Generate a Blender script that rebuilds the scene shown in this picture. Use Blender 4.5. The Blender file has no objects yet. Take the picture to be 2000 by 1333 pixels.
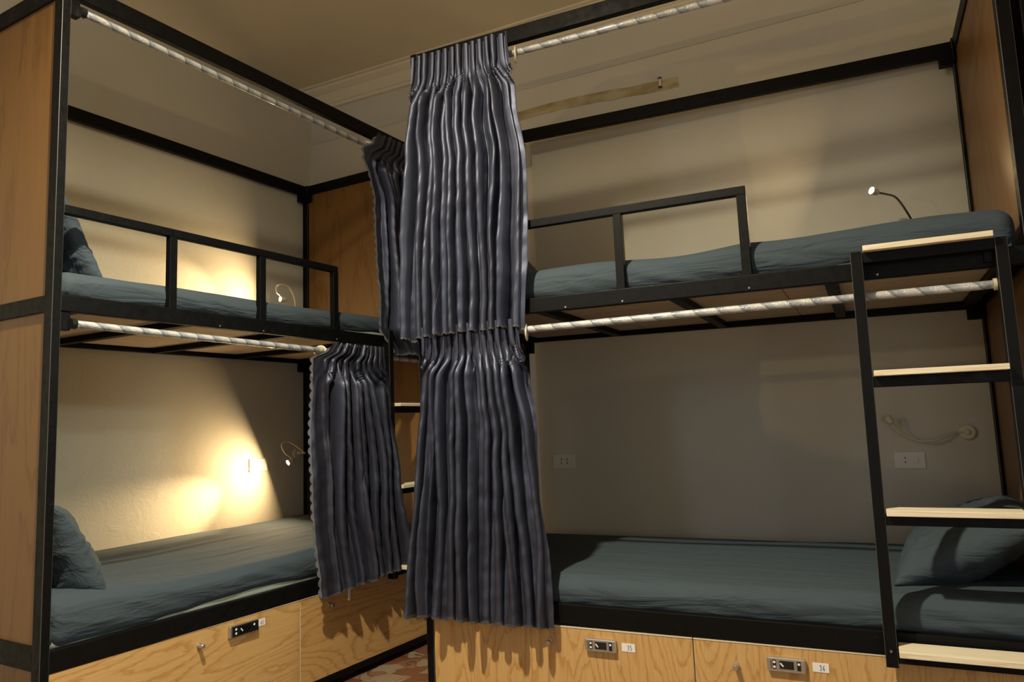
import bpy, bmesh, math, random
from mathutils import Vector, Matrix, noise
C = bpy.context.scene.collection
random.seed(7)
PI = math.pi
CAM_H = 1.10                       # lens height above the floor; bunk coordinates measure z from there

# ---------------------------------------------------------------- camera
F_PX, PITCH, ROLL = 1458.77, 0.1101, -0.0333
cp, sp, cr, sr = math.cos(PITCH), math.sin(PITCH), math.cos(ROLL), math.sin(ROLL)
fw = Vector((0, cp, sp)); up0 = Vector((0, -sp, cp)); ri0 = Vector((1, 0, 0))
ri = cr*ri0 + sr*up0; up = -sr*ri0 + cr*up0
cam_d = bpy.data.cameras.new('camera'); cam = bpy.data.objects.new('camera', cam_d); C.objects.link(cam)
cam.matrix_world = Matrix(((ri.x, up.x, -fw.x, 0), (ri.y, up.y, -fw.y, 0), (ri.z, up.z, -fw.z, CAM_H), (0, 0, 0, 1)))
cam_d.sensor_width = 36; cam_d.lens = 36*F_PX/2000; cam_d.clip_start = 0.05
bpy.context.scene.camera = cam

# ---------------------------------------------------------------- world, lights, exposure
w = bpy.data.worlds.new('world'); bpy.context.scene.world = w; w.use_nodes = True
w.node_tree.nodes['Background'].inputs[0].default_value = (0.5, 0.6, 0.8, 1)
w.node_tree.nodes['Background'].inputs[1].default_value = 0.02
vs = bpy.context.scene.view_settings
vs.view_transform = 'Standard'; vs.look = 'None'; vs.gamma = 1; vs.use_curve_mapping = False
vs.exposure = 0.16
def light(name, kind, loc, energy, color, target=None, **kw):
    d = bpy.data.lights.new(name, kind); d.energy = energy; d.color = color
    for k, v in kw.items(): setattr(d, k, v)
    o = bpy.data.objects.new(name, d); C.objects.link(o); o.location = loc
    if target is not None:
        o.rotation_euler = (Vector(target)-Vector(loc)).to_track_quat('-Z', 'Y').to_euler()
    return o
# shaded ceiling lamp between the two bunks: most of its light goes down
light('ceiling_lamp_light', 'SPOT', (-0.63, 1.39, 3.06), 400.0, (1.0, 0.90, 0.66), (-0.72, 1.42, 0), shadow_soft_size=0.04, spot_size=math.radians(164), spot_blend=1.0)
light('ceiling_lamp_glow', 'POINT', (-0.63, 1.39, 3.0), 12.0, (1.0, 0.84, 0.56), shadow_soft_size=0.05)
# added warm fill off to the right, stands in for ambient room light
light('warm_fill', 'POINT', (2.5, -0.7, 2.0), 31.0, (1.0, 0.76, 0.41), shadow_soft_size=0.5)
# added cool fill from the right for the lower wall behind the left bunk
light('lower_wall_fill', 'SPOT', (2.6, 0.6, 2.7), 160.0, (0.88, 1.0, 0.92), (-1.75, 2.7, 0.75), shadow_soft_size=0.2, spot_size=math.radians(34), spot_blend=0.9)
light('front_fill', 'AREA', (0.1, -1.9, 1.25), 12.0, (0.86, 0.94, 1.0), (0.1, 3.0, 1.0), shape='RECTANGLE', size=1.0, size_y=1.7)  # added soft fill from behind the camera, no doorway is built
# reading lamp of the next bunk on the left wall, it shines across to the lower back bunk
light('next_bunk_lamp_light', 'SPOT', (-2.86, 0.72, 1.94), 30.0, (1.0, 0.68, 0.30), (1.89, 2.99, 3.0), shadow_soft_size=0.02, spot_size=math.radians(48.4), spot_blend=0.08)
# daylight through a window far to the left of the camera
light('daylight_window_light', 'AREA', (-2.45, -0.45, 2.35), 9.0, (0.55, 0.71, 1.0), (0.0, 2.6, 0.6), shape='RECTANGLE', size=0.4, size_y=0.8)

# ---------------------------------------------------------------- frames: A left bunk, B right bunk
def frame(ox, oy, rz): return Matrix.Translation((ox, oy, CAM_H)) @ Matrix.Rotation(rz, 4, 'Z')
FR = {'A': frame(-1.429, 2.2963, -0.5317+PI/2), 'B': frame(-0.3618, 2.893, -0.4423)}
FR['W'] = frame(0, 0, 0)
def warp(fr, p):
    x, y, z = p
    if fr == 'B': x, z = x - 0.0046*z - 0.006*z, z + 0.0046*x + 0.004*(1-x) - 0.0064
    return Vector((x, y, z))
BASE = {}
def thing(name, label, cat, fr, base, group=None, kind=None):
    o = bpy.data.objects.new(name, None); C.objects.link(o); o.empty_display_size = 0.1
    base = Vector(base); o.matrix_world = FR[fr] @ Matrix.Translation(warp(fr, base))
    o['label'] = label; o['category'] = cat
    if group: o['group'] = group
    if kind: o['kind'] = kind
    BASE[o] = (fr, base); return o
def mesh_of(name, bm, mats, off, fr, smooth):
    me = bpy.data.meshes.new(name)
    o0 = warp(fr, off)
    for v in bm.verts: v.co = warp(fr, v.co) - o0
    bmesh.ops.recalc_face_normals(bm, faces=bm.faces)
    bm.to_mesh(me); bm.free()
    for m in (mats if isinstance(mats, (list, tuple)) else [mats]): me.materials.append(m)
    if smooth:
        me.polygons.foreach_set('use_smooth', [True]*len(me.polygons))
    return me
def part(name, bm, mats, parent, smooth=False, label=None, kind=None):
    fr, base = BASE[parent]
    o = bpy.data.objects.new(name, mesh_of(name, bm, mats, base, fr, smooth)); C.objects.link(o)
    o.parent = parent; BASE[o] = (fr, base)
    if label: o['label'] = label
    if kind: o['kind'] = kind
    return o
def solo(name, bm, mats, fr, base, label=None, cat=None, group=None, kind=None, smooth=False):
    base = Vector(base)
    o = bpy.data.objects.new(name, mesh_of(name, bm, mats, base, fr, smooth)); C.objects.link(o)
    o.matrix_world = FR[fr] @ Matrix.Translation(warp(fr, base)); BASE[o] = (fr, base)
    if label: o['label'] = label
    if cat: o['category'] = cat
    if group: o['group'] = group
    if kind: o['kind'] = kind
    return o

# ---------------------------------------------------------------- shape helpers (coordinates of the bunk frame)
def box(bm, x0, x1, y0, y1, z0, z1, bev=0.0, mi=0, tilt=0.0):
    r = bmesh.ops.create_cube(bm, size=1); vs_ = r['verts']
    for v in vs_:
        v.co = Vector(((x0+x1)/2+v.co.x*(x1-x0), (y0+y1)/2+v.co.y*(y1-y0), (z0+z1)/2+v.co.z*(z1-z0)))
    fs = list({f for v in vs_ for f in v.link_faces}); es = list({e for v in vs_ for e in v.link_edges})
    if bev:
        rb = bmesh.ops.bevel(bm, geom=es, offset=bev, segments=2, affect='EDGES', profile=0.5)
        fs = [f for f in set(rb['faces']) | set(f for f in fs if f.is_valid)]
    for f in fs:
        if f.is_valid: f.material_index = mi
    return bm
def bx(*a, **k): return box(bmesh.new(), *a, **k)
def bar_x(x0, x1, y0, y1, z0, z1, d0=0.0, d1=0.0, bev=0.003):
    bm = bx(x0, x1, y0, y1, z0, z1, bev=bev)
    for v in bm.verts:
        t = (v.co.x-x0)/(x1-x0); v.co.z += d0+(d1-d0)*t
    return bm
def tube(bm, pts, r, n=12, cap=True, mi=0):
    pts = [Vector(p) for p in pts]; rings = []; nrm = None
    for i, p in enumerate(pts):
        t = (pts[min(i+1, len(pts)-1)]-pts[max(i-1, 0)]).normalized()
        if nrm is None: nrm = t.orthogonal().normalized()
        nrm = (nrm - t*nrm.dot(t)).normalized(); b = t.cross(nrm)
        rr = r[i] if isinstance(r, (list, tuple)) else r
        rings.append([bm.verts.new(p+nrm*math.cos(2*PI*k/n)*rr+b*math.sin(2*PI*k/n)*rr) for k in range(n)])
    for a, b_ in zip(rings, rings[1:]):
        for k in range(n):
            f = bm.faces.new((a[k], a[(k+1) % n], b_[(k+1) % n], b_[k])); f.material_index = mi
    if cap:
        bm.faces.new(rings[0]).material_index = mi; bm.faces.new(rings[-1][::-1]).material_index = mi
    return bm
def bez(p, n=24):                       # smooth curve through the given points
    p = [Vector(q) for q in p]; out = []
    for i in range(len(p)-1):
        p0, p1, p2, p3 = p[max(i-1, 0)], p[i], p[i+1], p[min(i+2, len(p)-1)]
        for k in range(n):
            t = k/n
            out.append(0.5*((2*p1)+(p2-p0)*t+(2*p0-5*p1+4*p2-p3)*t*t+(3*p1-p0-3*p2+p3)*t**3))
    out.append(p[-1]); return out
def interp(tab, z):
    tab = sorted(tab)
    if z <= tab[0][0]: return tab[0][1]
    for (a, b), (c, d) in zip(tab, tab[1:]):
        if z <= c: 
            t = (z-a)/(c-a); t = t*t*(3-2*t)
            return b+(d-b)*t
    return tab[-1][1]

def worn(bm):
    for f in bm.faces:
        f.normal_update(); n = f.normal
        if max(abs(n.x), abs(n.y)) < 0.93 and abs(n.z) < 0.3: f.material_index = 1
    return bm
# ---------------------------------------------------------------- materials
def mat(name, color=(0.5, 0.5, 0.5), rough=0.5, metal=0.0, spec=0.5):
    m = bpy.data.materials.new(name); m.use_nodes = True; b = m.node_tree.nodes['Principled BSDF']
    b.inputs['Base Color'].default_value = (*color, 1); b.inputs['Roughness'].default_value = rough
    b.inputs['Metallic'].default_value = metal; b.inputs['Specular IOR Level'].default_value = spec
    return m, m.node_tree, b
def nd(nt, t, **kw):
    n = nt.nodes.new(t)
    for k, v in kw.items():
        if k in n.inputs: n.inputs[k].default_value = v
        else: setattr(n, k, v)
    return n
def coords(nt, scale=(1, 1, 1), rnd=True):
    tc = nd(nt, 'ShaderNodeTexCoord'); mp = nd(nt, 'ShaderNodeMapping'); mp.inputs['Scale'].default_value = scale
    nt.links.new(tc.outputs['Object'], mp.inputs['Vector'])
    if rnd:
        oi = nd(nt, 'ShaderNodeObjectInfo'); ml = nd(nt, 'ShaderNodeMath', operation='MULTIPLY'); ml.inputs[1].default_value = 37.0
        nt.links.new(oi.outputs['Random'], ml.inputs[0]); nt.links.new(ml.outputs[0], mp.inputs['Location'])
    return mp.outputs[0]
def ramp(nt, fac, stops):
    r = nd(nt, 'ShaderNodeValToRGB'); nt.links.new(fac, r.inputs[0]); e = r.color_ramp.elements
    while len(e) < len(stops): e.new(0.5)
    for q, (p, c) in zip(e, stops): q.position = p; q.color = (*c, 1)
    return r.outputs[0]
def bump(nt, b, h, strength=0.2, dist=0.01, prev=None):
    n = nd(nt, 'ShaderNodeBump'); n.inputs['Strength'].default_value = strength; n.inputs['Distance'].default_value = dist
    nt.links.new(h, n.inputs['Height'])
    if prev: nt.links.new(prev, n.inputs['Normal'])
    nt.links.new(n.outputs[0], b.inputs['Normal']); return n.outputs[0]
def wood(name, axis, light_c, dark_c, rings=9.0, stretch=0.16, sc=3.2, rough=0.38):
    """cathedral grain: contour lines of a noise that is drawn out along the grain"""
    m, nt, b = mat(name, light_c, rough)
    s = [sc, sc, sc]; s[axis] = sc*stretch
    v = coords(nt, s)
    n = nd(nt, 'ShaderNodeTexNoise', Scale=1.0, Detail=1.5, Roughness=0.4); nt.links.new(v, n.inputs['Vector'])
    n2 = nd(nt, 'ShaderNodeTexNoise', Scale=14.0, Detail=3.0, Roughness=0.6); nt.links.new(v, n2.inputs['Vector'])
    ml = nd(nt, 'ShaderNodeMath', operation='MULTIPLY_ADD'); ml.inputs[1].default_value = rings*6.2; nt.links.new(n.outputs['Fac'], ml.inputs[0])
    nt.links.new(n2.outputs['Fac'], ml.inputs[2])
    si = nd(nt, 'ShaderNodeMath', operation='FRACT'); nt.links.new(ml.outputs[0], si.inputs[0])
    c1 = ramp(nt, si.outputs[0], [(0.0, light_c), (0.62, light_c), (0.93, dark_c), (1.0, light_c)])
    n3 = nd(nt, 'ShaderNodeTexNoise', Scale=2.0, Detail=6.0, Roughness=0.75)
    s2 = [90.0]*3; s2[axis] = 2.0; v2 = coords(nt, s2); nt.links.new(v2, n3.inputs['Vector'])
    f2 = ramp(nt, n3.outputs['Fac'], [(0.35, (0.80, 0.76, 0.70)), (0.62, (1, 1, 1))])
    mx = nd(nt, 'ShaderNodeMix', data_type='RGBA', blend_type='MULTIPLY'); mx.inputs[0].default_value = 0.7
    nt.links.new(c1, mx.inputs[6]); nt.links.new(f2, mx.inputs[7]); nt.links.new(mx.outputs[2], b.inputs['Base Color'])
    bump(nt, b, n3.outputs['Fac'], 0.08, 0.002)
    return m
WOOD_V = wood('pine_laminate_upright_grain', 2, (0.58, 0.360, 0.145), (0.46, 0.245, 0.080), rings=4.0, stretch=0.20, sc=5.0)
WOOD_H = wood('pine_laminate_level_grain', 0, (0.58, 0.360, 0.145), (0.46, 0.245, 0.080), rings=3.6, stretch=0.22, sc=4.2)
PANEL = wood('beech_laminate_panel', 2, (0.22, 0.106, 0.028), (0.17, 0.074, 0.017), rings=1.2, stretch=0.13, sc=5.0, rough=0.42)
STEP = wood('pale_pine_step', 0, (0.86, 0.77, 0.60), (0.76, 0.64, 0.45), rings=2.5, stretch=0.05, sc=14.0, rough=0.5)
BOARD = wood('raw_plywood', 0, (0.64, 0.52, 0.38), (0.56, 0.42, 0.28), rings=1.4, stretch=0.15, sc=5.0, rough=0.7)
EDGE, _, _ = mat('pale_edge_band', (0.66, 0.58, 0.44), 0.5)
def mk_metal():
    m, nt, b = mat('black_painted_steel', (0.004, 0.004, 0.0044), 0.48, 0.0, 0.13)
    v = coords(nt)
    n = nd(nt, 'ShaderNodeTexNoise', Scale=38.0, Detail=6.0, Roughness=0.7); nt.links.new(v, n.inputs['Vector'])
    nt.links.new(ramp(nt, n.outputs['Fac'], [(0.0, (0.003, 0.003, 0.0033)), (0.66, (0.004, 0.004, 0.0044)), (0.80, (0.02, 0.02, 0.019))]), b.inputs['Base Color'])
    nt.links.new(ramp(nt, n.outputs['Fac'], [(0.3, (0.36,)*3), (0.7, (0.6,)*3)]), b.inputs['Roughness'])
    n2 = nd(nt, 'ShaderNodeTexNoise', Scale=110.0, Detail=3.0); nt.links.new(v, n2.inputs['Vector'])
    bump(nt, b, n2.outputs['Fac'], 0.25, 0.001); return m
METAL = mk_metal()
BARE, _, _ = mat('bare_steel', (0.35, 0.34, 0.33), 0.35, 0.9)
def mk_satin(name, c, c2):
    m, nt, b = mat(name, c, 0.48, 0.75, 0.5)
    v = coords(nt, (1, 1, 1))
    n = nd(nt, 'ShaderNodeTexNoise', Scale=8.0, Detail=3.0); nt.links.new(v, n.inputs['Vector'])
    nt.links.new(ramp(nt, n.outputs['Fac'], [(0.3, c), (0.7, c2)]), b.inputs['Base Color'])
    v2 = coords(nt, (60, 60, 700)); n2 = nd(nt, 'ShaderNodeTexNoise', Scale=1.0, Detail=2.0); nt.links.new(v2, n2.inputs['Vector'])
    b.inputs['Anisotropic'].default_value = 0.3
    bump(nt, b, n2.outputs['Fac'], 0.12, 0.002); return m
SATIN = mk_satin('slate_blue_satin', (0.056, 0.061, 0.092), (0.076, 0.083, 0.124))
LACE, _, _ = mat('dark_lace_trim', (0.045, 0.045, 0.055), 0.7)
LACE2, _, _ = mat('grey_blue_lace_trim', (0.16, 0.165, 0.20), 0.6)
def mk_sheet():
    m, nt, b = mat('slate_green_cotton', (0.046, 0.063, 0.080), 0.85, 0.0, 0.25)
    b.inputs['Sheen Weight'].default_value = 0.05; b.inputs['Sheen Tint'].default_value = (0.55, 0.68, 0.72, 1); b.inputs['Sheen Roughness'].default_value = 0.5
    v = coords(nt, (0.9, 5, 5)); n = nd(nt, 'ShaderNodeTexNoise', Scale=3.2, Detail=4.0, Roughness=0.55, Distortion=0.8); nt.links.new(v, n.inputs['Vector'])
    v2 = coords(nt, (900, 900, 900)); n2 = nd(nt, 'ShaderNodeTexNoise', Scale=1.0, Detail=1.0); nt.links.new(v2, n2.inputs['Vector'])
    p = bump(nt, b, n.outputs['Fac'], 0.55, 0.03); bump(nt, b, n2.outputs['Fac'], 0.15, 0.0008, prev=p)
    return m
SHEET = mk_sheet()
TICK, _, _ = mat('mint_white_mattress_ticking', (0.40, 0.44, 0.37), 0.8)
def mk_wall(name, c, rel=0.5):
    m, nt, b = mat(name, c, 0.75, 0.0, 0.3)
    v = coords(nt, (1, 1, 1), False)
    n = nd(nt, 'ShaderNodeTexNoise', Scale=1.1, Detail=5.0, Roughness=0.6); nt.links.new(v, n.inputs['Vector'])
    d = tuple(q*0.90 for q in c)
    nt.links.new(ramp(nt, n.outputs['Fac'], [(0.3, d), (0.7, c)]), b.inputs['Base Color'])
    n2 = nd(nt, 'ShaderNodeTexNoise', Scale=7.0, Detail=9.0, Roughness=0.72, Distortion=0.8); nt.links.new(v, n2.inputs['Vector'])
    r2 = ramp(nt, n2.outputs['Fac'], [(0.45, (0, 0, 0)), (0.53, (0.5,)*3), (0.60, (1, 1, 1))])
    n3 = nd(nt, 'ShaderNodeTexNoise', Scale=60.0, Detail=4.0); nt.links.new(v, n3.inputs['Vector'])
    p = bump(nt, b, r2, rel*0.25, 0.004); bump(nt, b, n3.outputs['Fac'], rel*0.2, 0.003, prev=p)
    return m
WALL = mk_wall('cream_plaster', (0.62, 0.585, 0.485), 0.5)
WALL_L = mk_wall('rough_cream_plaster', (0.62, 0.585, 0.485), 0.6)
CEIL = mk_wall('ceiling_paint', (0.80, 0.70, 0.52), 0.2)
def mk_rod():
    m, nt, b = mat('white_wrapped_rod', (0.62, 0.62, 0.62), 0.25, 0.0, 0.7)
    b.inputs['Coat Weight'].default_value = 0.8; b.inputs['Coat Roughness'].default_value = 0.06
    tc = nd(nt, 'ShaderNodeTexCoord'); sx = nd(nt, 'ShaderNodeSeparateXYZ'); nt.links.new(tc.outputs['Object'], sx.inputs[0])
    at = nd(nt, 'ShaderNodeMath', operation='ARCTAN2'); nt.links.new(sx.outputs[1], at.inputs[0]); nt.links.new(sx.outputs[2], at.inputs[1])
    a1 = nd(nt, 'ShaderNodeMath', operation='MULTIPLY'); a1.inputs[1].default_value = 1/(2*PI); nt.links.new(at.outputs[0], a1.inputs[0])
    a2 = nd(nt, 'ShaderNodeMath', operation='MULTIPLY_ADD'); a2.inputs[1].default_value = 1/0.072; nt.links.new(sx.outputs[0], a2.inputs[0]); nt.links.new(a1.outputs[0], a2.inputs[2])
    n = nd(nt, 'ShaderNodeTexNoise', Scale=22.0, Detail=4.0); nt.links.new(tc.outputs['Object'], n.inputs['Vector'])
    a3 = nd(nt, 'ShaderNodeMath', operation='MULTIPLY_ADD'); a3.inputs[1].default_value = 0.35; nt.links.new(n.outputs['Fac'], a3.inputs[0]); nt.links.new(a2.outputs[0], a3.inputs[2])
    fr_ = nd(nt, 'ShaderNodeMath', operation='FRACT'); nt.links.new(a3.outputs[0], fr_.inputs[0])
    nt.links.new(ramp(nt, fr_.outputs[0], [(0.0, (0.27, 0.29, 0.32)), (0.08, (0.17, 0.18, 0.20)), (0.16, (0.28, 0.30, 0.33)), (0.40, (0.33, 0.35, 0.37)), (0.5, (0.46, 0.46, 0.46)), (0.95, (0.50, 0.50, 0.49))]), b.inputs['Base Color'])
    n2 = nd(nt, 'ShaderNodeTexNoise', Scale=75.0, Detail=3.0, Distortion=1.5); nt.links.new(tc.outputs['Object'], n2.inputs['Vector'])
    bump(nt, b, n2.outputs['Fac'], 0.6, 0.004); return m
ROD = mk_rod()
IVORY, _, _ = mat('ivory_plastic', (0.66, 0.58, 0.42), 0.4)
WHITE_P, _, _ = mat('white_plastic', (0.70, 0.66, 0.58), 0.4)
BLACK_P, _, _ = mat('black_plastic', (0.01, 0.01, 0.01), 0.3)
SHADED_NECK, _, _ = mat('neck_colour_in_shade', (0.05, 0.035, 0.02), 0.5)  # shade on the gooseneck put into its base colour
STEEL, _, _ = mat('brushed_nickel', (0.55, 0.53, 0.50), 0.35, 0.9)
PAPER, _, _ = mat('white_paper_sticker', (0.78, 0.77, 0.78), 0.6)
INK, _, _ = mat('blue_ink', (0.03, 0.02, 0.22), 0.6)
DARKWOOD, _, _ = mat('dark_drawer_box', (0.05, 0.03, 0.015), 0.8)
WORN, _, _ = mat('worn_paint_edge', (0.055, 0.055, 0.052), 0.45)
TAPE, _t, _b = mat('aged_tape', (0.44, 0.35, 0.17), 0.45)
def glow(name, c, s):
    m = bpy.data.materials.new(name); m.use_nodes = True; nt = m.node_tree; b = nt.nodes['Principled BSDF']
    b.inputs['Base Color'].default_value = (1, 0.9, 0.7, 1)
    b.inputs['Emission Color'].default_value = (*c, 1); b.inputs['Emission Strength'].default_value = s; return m
LED = glow('warm_led', (1.0, 0.80, 0.45), 60.0)
def mk_tile():
    m, nt, b = mat('crazy_paving_tile', (0.3, 0.2, 0.15), 0.3)
    v = coords(nt, (1, 1, 1))
    n = nd(nt, 'ShaderNodeTexNoise', Scale=6.0, Detail=2.0); nt.links.new(v, n.inputs['Vector'])
    mv = nd(nt, 'ShaderNodeMix', data_type='RGBA'); mv.inputs[0].default_value = 0.12; nt.links.new(v, mv.inputs[6]); nt.links.new(n.outputs['Color'], mv.inputs[7])
    vo = nd(nt, 'ShaderNodeTexVoronoi', Scale=10.0); nt.links.new(mv.outputs[2], vo.inputs['Vector'])
    ve = nd(nt, 'ShaderNodeTexVoronoi', Scale=10.0, feature='DISTANCE_TO_EDGE'); nt.links.new(mv.outputs[2], ve.inputs['Vector'])
    sx = nd(nt, 'ShaderNodeSeparateColor'); nt.links.new(vo.outputs['Color'], sx.inputs[0])
    c1 = ramp(nt, sx.outputs[0], [(0.0, (0.15, 0.055, 0.030)), (0.35, (0.20, 0.085, 0.045)), (0.5, (0.27, 0.20, 0.13)), (0.8, (0.30, 0.235, 0.15)), (1.0, (0.17, 0.065, 0.035))])
    k = ramp(nt, ve.outputs['Distance'], [(0.0, (0.55, 0.30, 0.2)), (0.03, (1, 1, 1))])
    mx = nd(nt, 'ShaderNodeMix', data_type='RGBA', blend_type='MULTIPLY'); mx.inputs[0].default_value = 1.0
    nt.links.new(c1, mx.inputs[6]); nt.links.new(k, mx.inputs[7]); nt.links.new(mx.outputs[2], b.inputs['Base Color']); return m
TILE = mk_tile()
GROUT, _, _ = mat('grout', (0.22, 0.17, 0.13), 0.9)

# ---------------------------------------------------------------- the room
FLOOR, CEILZ = -CAM_H, 2.13
def WA(p): return FR['A'] @ Vector(p)
def WB(p): return FR['B'] @ Vector(p)
aL0, aL1 = WA((-3.6, 1.0, 0)), WA((2.0, 1.0, 0))
bW0, bW1 = WB((-1.5, 1.165, 0)), WB((4.6, 0.932, 0))
def isect(p, d, q_, e):
    den = d.x*e.y-d.y*e.x; t = ((q_.x-p.x)*e.y-(q_.y-p.y)*e.x)/den; return p+d*t
dA = (aL1-aL0).normalized(); dB = (bW1-bW0).normalized()
K = isect(aL0, dA, bW0, dB); K.z = 0
P1 = K-dA*5.6; P2 = K+dB*5.9; P3 = P1+P2-K
def slab(name, p, q_, z0, z1, m, outward, th=0.12, kind='structure'):
    bm = bmesh.new(); d = (q_-p); n = Vector((d.y, -d.x, 0)).normalized()*outward*th
    e = d.normalized()*0.15
    vv = [bm.verts.new(Vector((a.x, a.y, z))) for z in (z0, z1) for a in (p-e, q_+e, q_+e+n, p-e+n)]
    for f in ((0, 1, 2, 3), (4, 5, 6, 7), (0, 1, 5, 4), (1, 2, 6, 5), (2, 3, 7, 6), (3, 0, 4, 7)): bm.faces.new([vv[i] for i in f])
    return solo(name, bm, m, 'W', (0, 0, 0), kind=kind)
slab('wall_left', P1, K, FLOOR, CEILZ, WALL_L, -1)
slab('wall_back', K, P2, FLOOR, CEILZ, WALL, -1)
slab('wall_right', P2, P3, FLOOR, CEILZ, WALL, -1)
slab('wall_front', P3, P1, FLOOR, CEILZ, WALL, -1)
def poly(name, z0, z1, m):
    bm = bmesh.new(); vv = [bm.verts.new(Vector((a.x, a.y, z))) for z in (z0, z1) for a in (P1, K, P2, P3)]
    for f in ((0, 1, 2, 3), (4, 5, 6, 7), (0, 1, 5, 4), (1, 2, 6, 5), (2, 3, 7, 6), (3, 0, 4, 7)): bm.faces.new([vv[i] for i in f])
    return solo(name, bm, m, 'W', (0, 0, 0), kind='structure')
poly('ceiling', CEILZ, CEILZ+0.1, CEIL)
floor = poly('floor', FLOOR-0.1, FLOOR-0.0015, GROUT)
# ceramic tiles of the floor, pieces of the floor that share one mesh
bm = bx(0, 0.397, 0, 0.397, FLOOR-0.004, FLOOR, bev=0.0008)
tile_me = mesh_of('tile', bm, TILE, Vector((0, 0, 0)), 'W', False)
Minv = floor.matrix_world.inverted(); first = True
for i in range(-9, 10):
    for j in range(-9, 14):
        u_, v_ = (i+9)*0.4, (j+9)*0.4
        if u_+0.4 > 5.6 or v_+0.4 > 5.4: continue
        t = bpy.data.objects.new('tile', tile_me); C.objects.link(t); t.parent = floor
        # tiles are laid in rows along the left wall
        ex = Vector((dB.x, dB.y, 0)); ey = -dA
        ang = math.atan2(-dA.y, -dA.x) + PI/2
        o_ = K + ex*(u_+0.02) + ey*v_
        t.matrix_local = Minv @ Matrix.Translation((o_.x, o_.y, CAM_H)) @ Matrix.Rotation(math.atan2(dA.x, -dA.y)+0.0, 4, 'Z') @ Matrix.Translation((0, -0.4, 0))
# plaster cornice along the back wall and the shallow ring beam below it
n_in = Vector((dB.y, -dB.x, 0)); 
if n_in.dot(Vector((0, 0, 0))-K) < 0: n_in = -n_in
def sweep(name, profile, p, q_, m):
    bm = bmesh.new(); rows = []
    for a in (p, q_):
        rows.append([bm.verts.new(a + n_in*o_ + Vector((0, 0, z))) for o_, z in profile])
    k = len(profile)
    for i in range(k): bm.faces.new((rows[0][i], rows[0][(i+1) % k], rows[1][(i+1) % k], rows[1][i]))
    bm.faces.new(rows[0]); bm.faces.new(rows[1][::-1])
    return solo(name, bm, m, 'W', (0, 0, 0), kind='structure')
sweep('trim_1', [(-0.01, CEILZ+0.01), (0.12, CEILZ+0.01), (0.12, CEILZ-0.008), (0.10, CEILZ-0.012), (0.098, CEILZ-0.022), (0.06, CEILZ-0.045), (0.035, CEILZ-0.085), (0.030, CEILZ-0.095), (0.022, CEILZ-0.098), (0.020, CEILZ-0.112), (0.012, CEILZ-0.116), (-0.01, CEILZ-0.116)], K, P2, CEIL)
sweep('trim_2', [(-0.01, 1.838), (0.022, 1.838), (0.022, 1.832), (0.004, 1.806), (-0.01, 1.806)], K, P2-dB*2.6, WALL)

# ---------------------------------------------------------------- heights of the frame
Z0, Z1, Z2, Z3, Z4, Z5, Z6, T1, T2 = -1.072, -0.692, -0.620, 0.398, 0.452, 0.716, 0.746, 1.448, 1.510
L, D = 2.03, 0.991
DIG = {'3': [[(0.1, 0.9), (0.55, 1), (0.8, 0.78), (0.4, 0.55), (0.8, 0.35), (0.55, 0.02), (0.1, 0.1)]],
       '5': [[(0.85, 1), (0.25, 1), (0.2, 0.55), (0.6, 0.6), (0.85, 0.35), (0.6, 0.02), (0.15, 0.08)]],
       '6': [[(0.75, 1), (0.3, 0.7), (0.15, 0.3), (0.4, 0.02), (0.8, 0.2), (0.65, 0.5), (0.2, 0.35)]]}
def ribbon(bm, pts, wd, y, mi):
    for a, b in zip(pts, pts[1:]):
        a, b = Vector(a), Vector(b); d = (b-a).normalized(); n = Vector((-d.y, d.x))*wd/2; a2, b2 = a-d*wd*0.3, b+d*wd*0.3
        f = bm.faces.new([bm.verts.new(Vector((q.x, y, q.y))) for q in (a2-n, b2-n, b2+n, a2+n)]); f.material_index = mi
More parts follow.
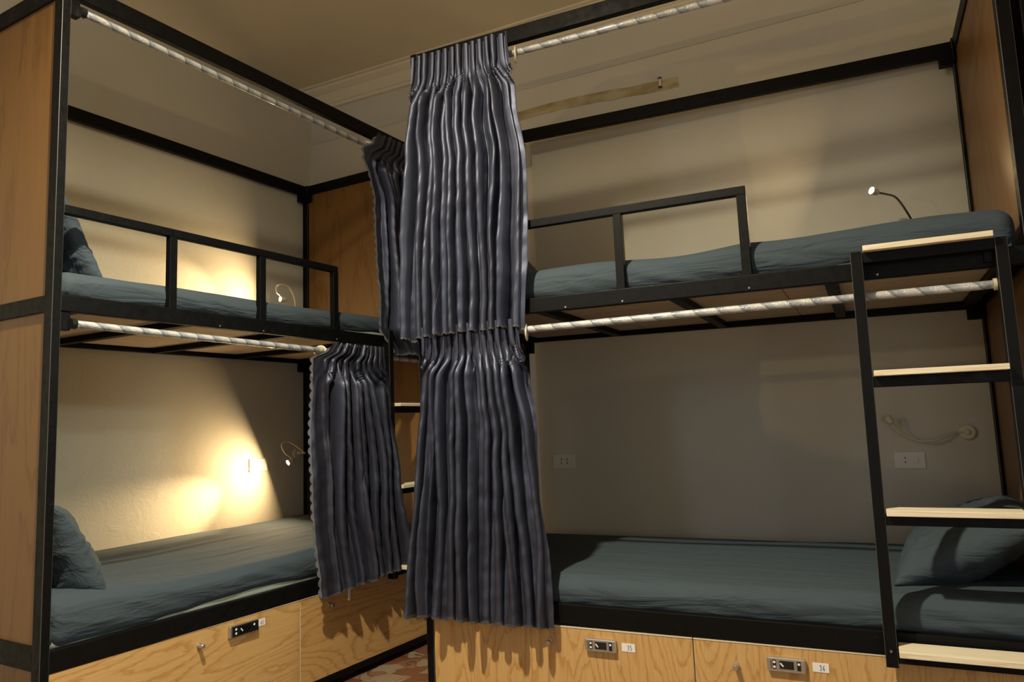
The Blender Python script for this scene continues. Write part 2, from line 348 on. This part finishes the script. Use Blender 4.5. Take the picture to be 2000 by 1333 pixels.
def drawer(root, x0, x1, m, knob, lock, label_txt, lx, lw, fr):
    bm = bx(x0, x1, 0.002, 0.018, Z0+0.030, Z1-0.006, bev=0.0008)
    for f in bm.faces:
        c = f.calc_center_median()
        if abs(f.normal.y) < 0.5: f.material_index = 1
    # thin pale edge band along the top of the front
    box(bm, x0, x1, 0.0005, 0.018, Z1-0.0058, Z1-0.002, mi=1)
    dr = part('drawer', bm, [m, EDGE], root)
    bm = bx(x0+0.01, x1-0.01, 0.019, 0.80, Z0+0.04, Z1-0.03)
    part('drawer_box', bm, DARKWOOD, dr)
    bm = bmesh.new(); kx, kz = knob
    tube(bm, [(kx, 0.002, kz), (kx, -0.004, kz), (kx, -0.004, kz), (kx, -0.024, kz), (kx, -0.026, kz)], [0.0095, 0.0095, 0.0075, 0.0085, 0.007], 20)
    part('knob', bm, STEEL, dr, smooth=False)
    if lock is None: return dr
    lx0, lx1, lz0, lz1 = lock; y1 = 0.001; yf = -0.013; W_, H_ = lx1-lx0, lz1-lz0
    bm = bx(lx0, lx1, yf, y1, lz0, lz1, bev=0.003, mi=0)
    def plate(a, b, c, d, mi, dy=0.0008): box(bm, lx0+a*W_, lx0+b*W_, yf-dy, yf+0.001, lz0+c*H_, lz0+d*H_, mi=mi)
    if fr == 'A': plate(0.07, 0.985, 0.08, 0.92, 1)
    plate(0.15, 0.24, 0.18, 0.84, 1); plate(0.33, 0.70, 0.22, 0.80, 1); plate(0.78, 0.88, 0.18, 0.84, 1)
    for px, pz, r_ in ((0.195, 0.68, 0.035), (0.195, 0.34, 0.035), (0.83, 0.66, 0.035)):
        q = bmesh.ops.create_circle(bm, cap_ends=True, segments=12, radius=r_*W_)
        for v in q['verts']: v.co = Vector((lx0+px*W_+v.co.x, yf-0.0012, lz0+pz*H_+v.co.y))
        for f in {f for v in q['verts'] for f in v.link_faces}: f.material_index = 2
    ribbon(bm, [(lx0+0.36*W_, lz0+0.62*H_), (lx0+0.42*W_, lz0+0.42*H_)], 0.0045, yf-0.0013, 2)
    for i in range(5): ribbon(bm, [(lx0+0.105*W_, lz0+(0.2+0.13*i)*H_), (lx0+0.105*W_, lz0+(0.27+0.13*i)*H_)], 0.002, yf-0.0013, 1)
    part('electronic_lock', bm, [STEEL, BLACK_P, PAPER], dr)
    bm = bx(lx, lx+lw, 0.0008, 0.0025, lock[3]-0.034, lock[3]-0.008, mi=0)
    for i, ch in enumerate(label_txt):
        for s in DIG[ch]: ribbon(bm, [(lx+lw*0.42+i*0.0085+px*0.0070, lock[3]-0.029+pz*0.015) for px, pz in s], 0.0013, 0.0003, 1)
    part('number_label', bm, [PAPER, INK], dr)
    return dr

def bunk(fr, label, woodm, with_drawers=True, X0=0.0):
    root = thing('bunk_bed', label, 'bunk bed', fr, (X0, 0, FLOOR))
    def P(name, bm, m=METAL, **k):
        if X0:
            for v in bm.verts: v.co.x += X0
        return part(name, bm, m, root, **k)
    A = fr == 'A'
    if A: pw, pd = 0.028, 0.046
    else: pw, pd = 0.030, 0.042
    for (x0, x1) in ((0.0, pw), (L-0.036, L)):
        for (y0, y1) in ((0, pd), (D-0.040, D)):
            P('post', worn(bx(x0, x1, y0, y1, FLOOR, T2, bev=0.0016)), [METAL, WORN])
    rl = 0.028
    e = 0.001
    # front rails: (bottom, top, tilt at near end, tilt at far end)
    if A: fl, fu, ft, rt_, ru = (-0.009, -0.001), (0.002, 0.0), (0.006, -0.008), (0.003, -0.003), (0.004, 0.003)
    else: fl, fu, ft, rt_, ru = (0.008, -0.006), (0.002, -0.002), (-0.001, 0.003), (0.010, -0.008), (0.007, -0.006)
    x0, x1 = pw-0.001, L-0.036+0.001
    P('lower_bed_rail', bar_x(x0, x1, 0.0, rl, Z1, Z2-0.004, *fl))
    P('upper_bed_rail', bar_x(x0, x1, 0.0, rl, Z3, Z4, *fu))
    P('top_rail', bar_x(x0, x1, 0.0, rl, T1, T2-0.001, *ft))
    P('base_rail', bar_x(x0, x1, 0.0, rl, Z0, Z0+0.026))
    P('rear_upper_bed_rail', bar_x(x0, x1, D-rl, D, Z3, Z4, *ru))
    P('rear_lower_bed_rail', bar_x(x0, x1, D-rl, D, Z1, Z2))
    P('rear_top_rail', bar_x(x0, x1, D-rl, D, T1, T2-0.001, *rt_))
    for (a, b, ins) in ((0.0, 0.028, 0.010), (L-0.032, L-0.004, 0.0)):
        for (z0, z1) in ((Z1, Z2), (Z3, Z4), (T1, T2-0.002), (Z0, Z0+0.026)):
            P('side_rail', bx(a+0.001, b-0.001, pd-0.001, D-0.039, z0, z1, bev=0.003))
        for (z0, z1) in ((Z0+0.026, Z1), (Z2, Z3), (Z4, T1)):
            if a == 0.0: pa, pb = 0.010, 0.022
            else: pa, pb = L-0.024, L-0.012
            P('end_panel', bx(pa, pb, pd-0.002, D-0.038, z0-0.002, z1+0.002), PANEL)
    # corner plates under the rear rails
    for zt_ in (T1, Z3):
        for (a, b) in ((0.030, 0.062), (L-0.085, L-0.036)):
            P('corner_plate', bx(a, b, D-0.034, D-0.002, zt_-0.048, zt_+0.004, bev=0.002))
        P('corner_plate', bx(0.028, 0.060, 0.004, 0.030, zt_-0.058, zt_+0.002, bev=0.002))
        P('corner_plate', bx(L-0.040, L-0.030, D-0.075, D-0.038, zt_-0.048, zt_+0.004, bev=0.002))
    # guard rail
    P('guard_rail', bar_x(x0, 1.262, 0.0, 0.026, Z5, Z6))
    for a in (0.404, 0.812, 1.232):
        P('guard_post', bx(a, a+0.030, 0.0, 0.026, Z4-0.002, Z5+0.001, bev=0.002))
    # cross bars and boards that carry the mattresses
    for a in (0.06, 0.49, 0.98, 1.47, 1.93):
        P('cross_bar', bx(a, a+0.038, rl-0.001, D-rl+0.001, Z3+0.002, Z3+0.026, bev=0.002))
        P('cross_bar', bx(a, a+0.038, rl-0.001, D-rl+0.001, Z1+0.002, Z1+0.026, bev=0.002))
    for (a, b) in ((0.04, 0.66), (0.663, 1.33), (1.333, 1.985)):
        P('bed_board', bx(a, b, rl+0.002, D-rl-0.002, Z3+0.027, Z3+0.037), BOARD)
        P('bed_board', bx(a, b, rl+0.002, D-rl-0.002, Z1+0.027, Z1+0.037), BOARD)
    for a in (0.62, 0.83, 1.25, 1.62):
        bm = bmesh.new(); tube(bm, [(a, 0.001, Z3+0.010), (a, -0.002, Z3+0.010)], [0.0045, 0.003], 10)
        P('bolt', bm, BARE)
    if with_drawers:
        if A:
            drawer(root, pw+0.002, 1.0235, woodm, (0.545, -0.752), (0.668, 0.800, -0.760, -0.716), '65', 0.803, 0.040, fr)
            drawer(root, 1.0275, L-0.038, woodm, (1.191, -0.751), (1.800, 1.905, -0.764, -0.724), '35', 1.925, 0.045, fr)
        else:
            drawer(root, pw+0.002, 0.990, woodm, (0.501, -0.748), (0.632, 0.740, -0.764, -0.724), '35', 0.756, 0.045, fr)
            drawer(root, 0.994, L-0.038, woodm, (1.123, -0.766), (1.216, 1.326, -0.766, -0.726), '36', 1.344, 0.045, fr)
    return root
bunkA = bunk('A', 'black steel bunk bed along the left wall, with level wood grain on its drawer fronts', WOOD_H)
bunkB = bunk('B', 'black steel bunk bed along the back wall, with upright wood grain on its drawer fronts', WOOD_V)

# the next bunk along the back wall, only its nearest post and edge can be seen
root = thing('bunk_bed', 'black steel corner post of a further bunk at the right picture edge', 'bunk bed', 'B', (2.06, 0, FLOOR))
part('post', bx(2.052, 2.086, 0.003, 0.045, FLOOR, T2, bev=0.003), METAL, root)
part('post', bx(2.052, 2.086, D-0.04, D, FLOOR, T2, bev=0.003), METAL, root)
for (z0, z1) in ((Z1, Z2), (Z3, Z4), (T1, T2)):
    part('side_rail', bx(2.053, 2.080, 0.044, D-0.039, z0, z1, bev=0.003), METAL, root)
    part('front_rail', bx(2.085, 4.055, 0.003, 0.03, z0, z1, bev=0.003), METAL, root)
for (y0, y1) in ((0.003, 0.045), (D-0.04, D)):
    part('post', bx(4.052, 4.086, y0, y1, FLOOR, T2, bev=0.003), METAL, root)
for (z0, z1) in ((Z0, Z1), (Z2, Z3), (Z4, T1)):
    part('end_panel', bx(2.060, 2.072, 0.044, D-0.038, z0, z1), PANEL, root)

# ---------------------------------------------------------------- ladders
def ladder(fr, label):
    t = thing('ladder', label, 'ladder', fr, (1.75, -0.03, Z1))
    y0, y1 = -0.052, -0.014
    for a, b, dz in ((1.551, 1.583, 0.0), (1.916, 1.946, -0.004)):
        bm = worn(bx(a, b, y0, y1, -0.708, 0.474+dz, bev=0.0014))
        for v in bm.verts:
            s = (0.474-v.co.z)/1.18; v.co.x += (-0.008 if fr == 'B' else -0.004)*s*(1 if a < 1.7 else 0.3)
            v.co.y -= 0.012*s
        part('ladder_rail', bm, [METAL, WORN], t)
    for zt, dp in ((0.486, 0.072), (0.118, 0.085), (-0.274, 0.095), (-0.650, 0.105)):
        s = (0.474-zt)/1.18; yy = -0.012*s; dx = -0.008*s
        part('rung', bx(1.582+dx, 1.917, y0+yy+0.004, y1+yy-0.004, zt-0.047, zt-0.0165, bev=0.002), METAL, t)
        bm = bx(1.586+dx, 1.912, -0.004-dp+yy*0.5, -0.008+yy*0.5, zt-0.016, zt, bev=0.0015)
        part('step', bm, STEP, t)
    part('hook_plate', bx(1.892, 1.915, -0.014, 0.0, 0.41, 0.455, bev=0.001), METAL, t)
    bm = bmesh.new(); tube(bm, [(1.559, -0.060, -0.664), (1.559, -0.068, -0.664)], [0.005, 0.003], 10)
    part('bolt', bm, BARE, t)
    return t
ladder('B', 'black metal ladder with four pale wood steps at the right end of the back bunk')
ladder('A', 'black metal ladder with pale wood steps half hidden between the two curtain stacks')

# ---------------------------------------------------------------- mattresses
def gridbox(x0, x1, y0, y1, z0, z1, nx, ny, nz, r):
    bm = bmesh.new(); cx, cy, cz = (x0+x1)/2, (y0+y1)/2, (z0+z1)/2; hx, hy, hz = (x1-x0)/2, (y1-y0)/2, (z1-z0)/2
    def rnd(p):
        q = Vector((max(-hx+r, min(hx-r, p.x)), max(-hy+r, min(hy-r, p.y)), max(-hz+r, min(hz-r, p.z))))
        d = p-q
        if d.length > 1e-9:
            m_ = max(abs(d.x), abs(d.y), abs(d.z)); d = d.normalized()*m_
        return q+d+Vector((cx, cy, cz))
    def face(o, u, v, nu, nv):
        g = [[bm.verts.new(rnd(o+u*(i/nu)+v*(j/nv))) for j in range(nv+1)] for i in range(nu+1)]
        for i in range(nu):
            for j in range(nv): bm.faces.new((g[i][j], g[i+1][j], g[i+1][j+1], g[i][j+1]))
    X, Y, Z = Vector((2*hx, 0, 0)), Vector((0, 2*hy, 0)), Vector((0, 0, 2*hz)); o = Vector((-hx, -hy, -hz))
    face(o, X, Y, nx, ny); face(o+Z, X, Y, nx, ny); face(o, X, Z, nx, nz); face(o+Y, X, Z, nx, nz); face(o, Y, Z, ny, nz); face(o+X, Y, Z, ny, nz)
    bmesh.ops.remove_doubles(bm, verts=bm.verts, dist=1e-5)
    return bm
def mattress(fr, label, zb, zt, disp, seed, pale=None, lift=None):
    t = thing('mattress', label, 'mattress', fr, (1.0, 0.5, zb))
    bm = gridbox(0.040, L-0.045, 0.032, D-0.030, zb, zt, 190, 80, 18, 0.045)
    for v in bm.verts:
        p = v.co; h = max(0.0, (p.z-zb)/(zt-zb))
        q = Vector((p.x*1.1+seed, p.y*3.5, seed*1.7))
        a = noise.noise(q)*0.010*h
        ridg = noise.noise(Vector((p.x*2.2+p.y*1.5+seed, p.y*16+noise.noise(q*1.3)*3, seed)))*0.0032*h
        p.z += a+ridg+disp(p.x, p.y)*h
        # side folds of the tucked sheet
        if p.y < 0.08:
            s = noise.noise(Vector((p.x*9+p.z*26+seed, p.z*9, seed*3)))
            p.y += s*0.005 - 0.012*math.sin(PI*min(1, h*1.05))*(0.4+h)
            if lift: p.z += lift(p.x)*(1-h)
    part('fitted_sheet', bm, SHEET, t, smooth=True)
    bm = gridbox(0.050, L-0.055, 0.036, D-0.035, zb+0.001, zt-0.05, 20, 10, 4, 0.02)
    part('ticking', bm, TICK, t, smooth=True, label='pale mint mattress fabric peeping out under the sheet')
    return t
bump_ = lambda x, c, w_: math.exp(-((x-c)/w_)**2)
mattress('A', 'lower left bunk mattress in slate sheet, lit gold by its reading lamp', Z1+0.038, -0.510, lambda x, y: 0.030*bump_(x, 0.0, 0.35)+0.022*y-0.010*bump_(x, 0.7, 0.4), 3.1, lift=lambda x: 0.027*bump_(x, 0.82, 0.30))
mattress('A', 'upper left bunk mattress in slate sheet, behind a three-gap guard rail', Z3+0.038, 0.550, lambda x, y: -0.012*bump_(x, 0.0, 0.35)+0.006*bump_(x, 1.5, 0.4), 8.4, lift=lambda x: 0.016*bump_(x, 1.62, 0.2))
mattress('B', 'wide-open lower back bunk mattress in slate sheet, above the numbered drawers', Z1+0.038, -0.530, lambda x, y: 0.006*y-0.004, 5.7)
mattress('B', 'upper back bunk mattress in wrinkled slate sheet, with a plump right end', Z3+0.038, 0.562, lambda x, y: 0.014*bump_(x, 0.62, 0.25)-0.006*bump_(x, 1.0, 0.12)+0.008*bump_(x, 1.23, 0.08)+0.020*bump_(x, 1.82, 0.28), 12.9)

# ---------------------------------------------------------------- pillows
def pillow(fr, label, center, W_, H_, T_, rot, seed, flange=0.0, sag=0.0):
    bm = bmesh.new(); n = 56; M = Matrix.Translation(center) @ rot
    gs = []
    for s in (1, -1):
        g = []
        for i in range(n+1):
            row = []
            for j in range(n+1):
                u, v = -1+2*i/n, -1+2*j/n
                e = max(0.0, (1-abs(u)**2.6)*(1-abs(v)**2.6))**0.55
                px = u*W_/2*(1-0.07*(1-abs(v)**2)*abs(u)**3*1.0); py = v*H_/2*(1-0.07*(1-abs(u)**2)*abs(v)**3)
                th = T_/2*e
                wr = noise.noise(Vector((u*2.3+seed, v*2.3, s*3)))*0.016*e + noise.noise(Vector((u*7+seed+v*3, v*5-u*4, s)))*0.007*min(1, e*1.5)
                ang = math.atan2(v, u); edge = max(abs(u), abs(v))
                wr += 0.005*math.sin(ang*26+seed+3*noise.noise(Vector((u*2, v*2, seed))))*max(0, edge-0.55)*2*e
                p = Vector((px, py, s*(th+wr*min(1, e*3))))
                p.z -= sag*(u*u)
                row.append(bm.verts.new(M @ p))
            g.append(row)
        for i in range(n):
            for j in range(n): bm.faces.new((g[i][j], g[i+1][j], g[i+1][j+1], g[i][j+1]))
    bmesh.ops.remove_doubles(bm, verts=bm.verts, dist=1e-4)
    return solo('pillow', bm, SHEET, fr, center, label, 'pillow', smooth=True)
R = lambda ax, d: Matrix.Rotation(math.radians(d), 4, ax)
pillow('A', 'slate pillow leaning at the near end of the lower left bunk', (0.150, 0.36, -0.370), 0.36, 0.62, 0.19, R('Y', 60) , 2.2)
pillow('A', 'slate pillow leaning at the near end of the upper left bunk', (0.120, 0.36, 0.668), 0.335, 0.62, 0.13, R('Y', 62), 6.1)
pillow('B', 'plump creased slate pillow behind the ladder on the lower back bunk', (1.815, 0.47, -0.432), 0.44, 0.68, 0.20, R('Z', -6) @ R('Y', -26), 9.3)
pillow('B', 'slate pillow mostly hidden behind the curtain on the upper back bunk', (0.130, 0.62, 0.700), 0.36, 0.60, 0.12, R('Y', 58), 4.4)

# ---------------------------------------------------------------- curtain rods
def rod(fr, label, x0, x1, z0, z1, ring_x, bracket=True):
    y = -0.006; zz = lambda x: z0+(z1-z0)*(x-x0)/(x1-x0)
    t = thing('curtain_rod', label, 'curtain rod', fr, (x0, y, zz(x0)))
    bm = bmesh.new(); n = 60
    tube(bm, [(x0+(x1-x0)*i/n, y, zz(x0+(x1-x0)*i/n)) for i in range(n+1)], 0.0125, 20)
    part('tube', bm, ROD, t, smooth=True)
    for a in ((x0-0.012, x0+0.004), (x1-0.004, x1+0.012)):
        bm = bmesh.new(); tube(bm, [(a[0], y, zz(a[0])), (a[1], y, zz(a[1]))], 0.017, 20); part('end_cap', bm, BLACK_P if a[0] < 0.5 else IVORY, t)
    # eyelet ring of the curtain edge
    bm = bmesh.new(); k, m_ = 40, 10; rows = []
    ang = math.radians(18)
    for i in range(k):
        th = 2*PI*i/k; c = Vector((0, math.cos(th), math.sin(th)))
        rows.append([bm.verts.new(Vector((ring_x, y, zz(ring_x)-0.010)) + Matrix.Rotation(ang, 3, 'Z') @ (c*(0.0255+0.0068*math.cos(2*PI*j/m_)) + Vector((0.0040*math.sin(2*PI*j/m_), 0, 0)))) for j in range(m_)])
    for i in range(k):
        for j in range(m_): bm.faces.new((rows[i][j], rows[(i+1) % k][j], rows[(i+1) % k][(j+1) % m_], rows[i][(j+1) % m_]))
    part('eyelet_ring', bm, IVORY, t, smooth=True, label='cream plastic ring')
    return t
rod('A', 'white wrapped curtain rod above the upper left bunk', 0.066, 1.975, 1.407, 1.381, 1.456)
rod('A', 'white wrapped curtain rod under the bed board of the left bunk', 0.066, 1.975, 0.361, 0.341, 1.140)
rod('B', 'white wrapped curtain rod above the upper back bunk', 0.066, 1.975, 1.402, 1.385, 0.474)
rod('B', 'white wrapped curtain rod passing behind the ladder, under the upper back bunk', 0.066, 1.912, 0.338, 0.345, 0.466)

# ---------------------------------------------------------------- curtains
def curtain(fr, label, zt, zb, left, right, n, seed, flat=0.0, flat_right=False, amp=0.026, hem_slope=0.0, yo=-0.044, lace=None, out=0.0):
    nu, nv = 32*n, 110
    t = thing('curtain', label, 'curtain', fr, ((left[0][1]+right[0][1])/2, yo, zt))
    ph = [random.uniform(0, 6.28) for _ in range(8)]
    def pt(u, v):
        z = zt+(zb-zt)*v+hem_slope*u*v
        xl, xr = interp(left, z), interp(right, z)
        body = max(0.0, min(1.0, (v-0.085)/0.10)); body = body*body*(3-2*body)
        g = u
        for k in range(1, 7): g += (0.080/k)*(0.25+0.9*body)*math.sin(2*PI*k*u+ph[k]+(0.9*v*body if k > 1 else 0))*math.sin(PI*u)
        wob = noise.noise(Vector((u*7+seed, v*1.6, seed)))*0.55*body
        kink = math.exp(-((v-0.125-0.02*math.sin(u*40+seed))/0.016)**2)*noise.noise(Vector((u*n*1.7, seed, 0)))*0.55
        p = 2*PI*((n+3*(1-body))*(g-0.5)+wob+kink)
        a = amp*(0.50+0.95*body)*(0.82+1.15*noise.noise(Vector((u*n*0.9+seed, v*1.6, 7))))
        a *= 1-0.42*math.exp(-((v-0.11)/0.035)**2)
        ramp_ = 1.0
        if flat: 
            uu = (1-u) if flat_right else u
            ramp_ = min(1.0, max(0.12, (uu-flat*0.7)/(flat*0.6)))
        a *= ramp_
        c, s = math.cos(p), math.sin(p)
        y = yo - a*(c + 0.24*math.cos(2*p)) - 0.006*body*noise.noise(Vector((u*4, v*3, seed*2))) - out*v*v
        x = xl+(xr-xl)*g + 0.0065*math.sin(2*p)*ramp_ + 0.004*body*noise.noise(Vector((u*n, v*9, seed)))
        z2 = z + (0.006*c*ramp_ if v > 0.99 else 0) + 0.003*c*(1-body)*(v < 0.01)
        y += 0.0042*noise.noise(Vector((u*n*1.6, v*26, seed)))*body + 0.004*noise.noise(Vector((u*n*0.8, v*7, seed+5)))*body
        return Vector((x, y, z2))
    bm = bmesh.new(); g = [[bm.verts.new(pt(i/nu, j/nv)) for j in range(nv+1)] for i in range(nu+1)]
    for i in range(nu):
        for j in range(nv): bm.faces.new((g[i][j], g[i+1][j], g[i+1][j+1], g[i][j+1]))
    part('cloth', bm, SATIN, t, smooth=True)
    # scalloped lace along the hem
    bm = bmesh.new(); k = 26*n; prev = None
    for i in range(k*2+1):
        u = i/(k*2); p = pt(u, 1.0); q = p + Vector((0, 0.0012, 0.004)); r_ = p + Vector((0, -0.0005, -0.0045-0.0055*abs(math.sin(PI*u*k/2.2))))
        a, b = bm.verts.new(q), bm.verts.new(r_)
        if prev: bm.faces.new((prev[0], a, b, prev[1]))
        prev = (a, b)
    part('lace_trim', bm, LACE, t)
    if lace is not None:
        # scalloped lace down the leading edge
        u = lace; sgn = -1 if u < 0.5 else 1; bm = bmesh.new(); prev = None; k = 27*12
        for i in range(k+1):
            v = 0.02+0.98*i/k; p = pt(u, v); d = 0.004+0.013*abs(math.sin(PI*i/12))
            a, b = bm.verts.new(p+Vector((-sgn*0.003, -0.001, 0))), bm.verts.new(p+Vector((sgn*d, -0.001, 0)))
            if prev: bm.faces.new((prev[0], a, b, prev[1]))
            prev = (a, b)
        part('lace_trim', bm, LACE2, t)
    return t
curtain('B', 'satin curtain, upper of the stack at the back bunk left end', 1.462, 0.338,
        [(1.46, 0.040), (1.28, 0.020), (1.09, -0.004), (0.68, -0.036), (0.34, -0.034)], [(1.45, 0.462), (1.19, 0.474), (0.99, 0.500), (0.60, 0.486), (0.34, 0.468)],
        11, 1.3, flat=0.0, hem_slope=0.012, amp=0.024)
curtain('B', 'blue-grey satin curtain, longest and lowest, hanging over the numbered drawers', 0.375, -0.684,
        [(0.37, 0.047), (-0.12, 0.011), (-0.68, -0.036)], [(0.37, 0.450), (0.20, 0.462), (-0.04, 0.496), (-0.69, 0.532)],
        11, 4.9, amp=0.026, out=0.02, yo=-0.040)
curtain('A', 'dim satin curtain of the upper left bunk, furthest back behind the tall stack', 1.455, 0.362,
        [(1.45, 1.495), (1.40, 1.47), (1.34, 1.390), (1.09, 1.470), (0.48, 1.500), (0.36, 1.600)], [(1.45, 1.975), (0.36, 1.990)],
        10, 8.2, flat=0.14, amp=0.024, lace=0.0)
curtain('A', 'satin curtain with pale scalloped edge beside the lit lower left bunk', 0.382, -0.690,
        [(0.38, 1.175), (0.35, 1.150), (0.300, 1.052), (-0.02, 1.037), (-0.34, 1.046), (-0.69, 1.072)], [(0.38, 1.515), (0.19, 1.553), (-0.21, 1.615), (-0.66, 1.672)],
        9, 11.4, flat=0.16, amp=0.024, lace=0.0, hem_slope=0.035, out=0.03, yo=-0.046)

low_curtain = [o for o in C.objects if o.get('category') == 'curtain'][-1]
part('care_tag', bx(1.243, 1.255, -0.062, -0.060, -0.738, -0.690), PAPER, low_curtain, label='small cream tag hanging from the hem')
# ---------------------------------------------------------------- reading lamps
def wall_y(x): return 1.165-(x+1.5)*(1.165-0.932)/6.1
def lamp(fr, label, base, pts, axis, on, power, m, core=(-1, 0.3, 0), core_p=0.0, col=(1.0, 0.70, 0.36), neck=None):
    """round wall plate, bent gooseneck, small cup head with an LED"""
    bx_, by_, bz_ = base
    t = thing('reading_lamp', label, 'reading lamp', fr, base)
    bm = bmesh.new(); tube(bm, [(bx_, by_, bz_), (bx_, by_-0.014, bz_), (bx_, by_-0.018, bz_)], [0.032, 0.031, 0.026], 32)
    pl = part('wall_plate', bm, m, t)
    bm = bmesh.new(); tube(bm, [(bx_, by_-0.018, bz_), (bx_, by_-0.030, bz_), (bx_, by_-0.032, bz_)], [0.010, 0.009, 0.005], 16); part('switch', bm, m, pl)
    curve = bez([(bx_, by_-0.02, bz_)] + pts, 14)
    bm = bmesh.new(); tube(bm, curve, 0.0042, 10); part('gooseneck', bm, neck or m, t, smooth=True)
    h = Vector(pts[-1]); a = Vector(axis).normalized()
    bm = bmesh.new(); tube(bm, [h-a*0.002, h+a*0.006, h+a*0.030, h+a*0.034], [0.006, 0.013, 0.015, 0.015], 20, cap=False)
    tube(bm, [h+a*0.030, h+a*0.031], [0.0142, 0.0142], 20)
    hd = part('lamp_head', bm, m, t)
    if on:
        bm = bmesh.new(); tube(bm, [h+a*0.0312, h+a*0.0345, h+a*0.0375], [0.0115, 0.0105, 0.004], 16); part('led', bm, LED, hd, label='glowing warm LED')
        wp = FR[fr] @ warp(fr, h+a*0.040); wd = (FR[fr].to_3x3() @ a)
        lo = light('reading_lamp_light', 'AREA', wp, power, col, wp+wd, shape='DISK', size=0.014); lo.data.spread = math.radians(172)
        cd = FR[fr].to_3x3() @ Vector(core)
        light('reading_lamp_beam', 'SPOT', wp+wd*0.004, core_p, col, wp+cd, shadow_soft_size=0.006, spot_size=math.radians(44), spot_blend=1.0)
lamp('A', 'lit reading lamp at the far end of the lower left bunk', (1.945, 1.0, -0.13), [(1.915, 0.90, -0.13), (1.830, 0.815, -0.125), (1.765, 0.80, -0.088), (1.700, 0.80, -0.058), (1.655, 0.80, -0.072), (1.675, 0.80, -0.118), (1.722, 0.793, -0.150), (1.727, 0.793, -0.160)], (-0.87, 0.20, -0.40), True, 6.0, IVORY, (-0.89, 0.25, -0.38), 60.0)
lamp('A', 'lit reading lamp peeping over the mattress of the upper left bunk', (1.900, 1.0, 0.66), [(1.86, 0.90, 0.66), (1.765, 0.81, 0.70), (1.742, 0.80, 0.760), (1.700, 0.80, 0.812), (1.625, 0.80, 0.812), (1.612, 0.795, 0.772), (1.650, 0.79, 0.742), (1.672, 0.79, 0.733)], (-0.90, 0.22, 0.02), True, 4.0, IVORY, (-0.93, 0.33, 0.05), 22.0)
lamp('B', 'lit reading lamp on a thin gooseneck coloured as in shade above the upper back bunk', (1.815, wall_y(1.815), 0.74), [(1.80, 0.98, 0.745), (1.772, 0.88, 0.785), (1.735, 0.85, 0.850), (1.700, 0.85, 0.872), (1.672, 0.85, 0.882)], (-0.66, -0.60, 0.22), True, 2.6, IVORY, (-0.76, 0.30, 0.40), 1.0, neck=SHADED_NECK)
lamp('B', 'unlit cream reading lamp on the wall behind the ladder', (1.905, wall_y(1.905), -0.092), [(1.860, 1.01, -0.094), (1.80, 0.985, -0.118), (1.73, 0.98, -0.122), (1.665, 0.975, -0.085), (1.640, 0.97, -0.050)], (-0.45, -0.10, 0.85), False, 0, IVORY)

# ---------------------------------------------------------------- wall sockets and switch plates
def socket(fr, label, x0, x1, z0, z1, y, slots, switch, m=WHITE_P):
    t = thing('wall_socket', label, 'socket', fr, ((x0+x1)/2, y, (z0+z1)/2))
    part('face_plate', bx(x0, x1, y-0.009, y+0.004, z0, z1, bev=0.002), m, t)
    bm = bmesh.new(); zc = (z0+z1)/2
    for sx_ in slots:
        for dz in (0.010, -0.008):
            box(bm, x0+sx_*(x1-x0)-0.002, x0+sx_*(x1-x0)+0.002, y-0.0105, y-0.008, zc+dz-0.004, zc+dz+0.004)
    part('socket_slots', bm, BLACK_P, t)
    if switch: part('rocker', bx(x0+0.62*(x1-x0), x0+0.78*(x1-x0), y-0.013, y-0.008, zc-0.012, zc+0.010, bev=0.001), m, t)
    return t
socket('A', 'socket plate in the lamp glow, lower left bunk', 1.600, 1.722, -0.219, -0.150, 1.0, (0.42,), True)
socket('A', 'small plate edge showing above the upper left bunk mattress', 1.634, 1.745, 0.735, 0.806, 1.0, (0.42,), True)
socket('B', 'double socket beside the lowest curtain, back bunk wall', 0.088, 0.206, -0.231, -0.162, wall_y(0.15), (0.40, 0.66), False)
socket('B', 'dim socket with switch behind the ladder, below the unlit lamp', 1.636, 1.750, -0.236, -0.168, wall_y(1.69), (0.36,), True)

# ---------------------------------------------------------------- traces on the back wall
bm = bmesh.new(); prev = None
for i in range(41):
    s = i/40; x = -0.03+s*0.89; y = wall_y(x)-0.0012; w_ = 0.026+0.004*noise.noise(Vector((s*9, 0, 1)))
    zc = 1.664-0.012*s+0.010*math.sin(s*5)
    a = [bm.verts.new(Vector((x, y, zc-w_))), bm.verts.new(Vector((x, y, zc+w_))), bm.verts.new(Vector((x, y+0.001, zc-w_))), bm.verts.new(Vector((x, y+0.001, zc+w_)))]
    if prev:
        bm.faces.new((prev[0], a[0], a[1], prev[1])); bm.faces.new((prev[2], a[2], a[0], prev[0])); bm.faces.new((prev[1], a[1], a[3], prev[3]))
    prev = a
nt = TAPE.node_tree; v = coords(nt, (3, 3, 8)); n_ = nd(nt, 'ShaderNodeTexNoise', Scale=2.5, Detail=4.0); nt.links.new(v, n_.inputs['Vector'])
nt.links.new(ramp(nt, n_.outputs['Fac'], [(0.35, (0.33, 0.25, 0.10)), (0.6, (0.50, 0.42, 0.25))]), _b.inputs['Base Color'])
solo('tape_strip', bm, TAPE, 'B', (0.4, wall_y(0.4), 1.66), 'long yellowed tape strip stuck on the back wall above the rear rail', 'tape')
yc = wall_y(0.77)
bm = bx(0.762, 0.776, yc-0.010, yc, 1.628, 1.682, bev=0.002); box(bm, 0.760, 0.778, yc-0.012, yc-0.009, 1.676, 1.684, mi=1); box(bm, 0.760, 0.778, yc-0.012, yc-0.009, 1.628, 1.638, mi=1)
solo('wall_clip', bm, [STEEL, BLACK_P], 'B', (0.77, yc, 1.65), 'tiny metal clip screwed over the yellowed tape', 'clip')
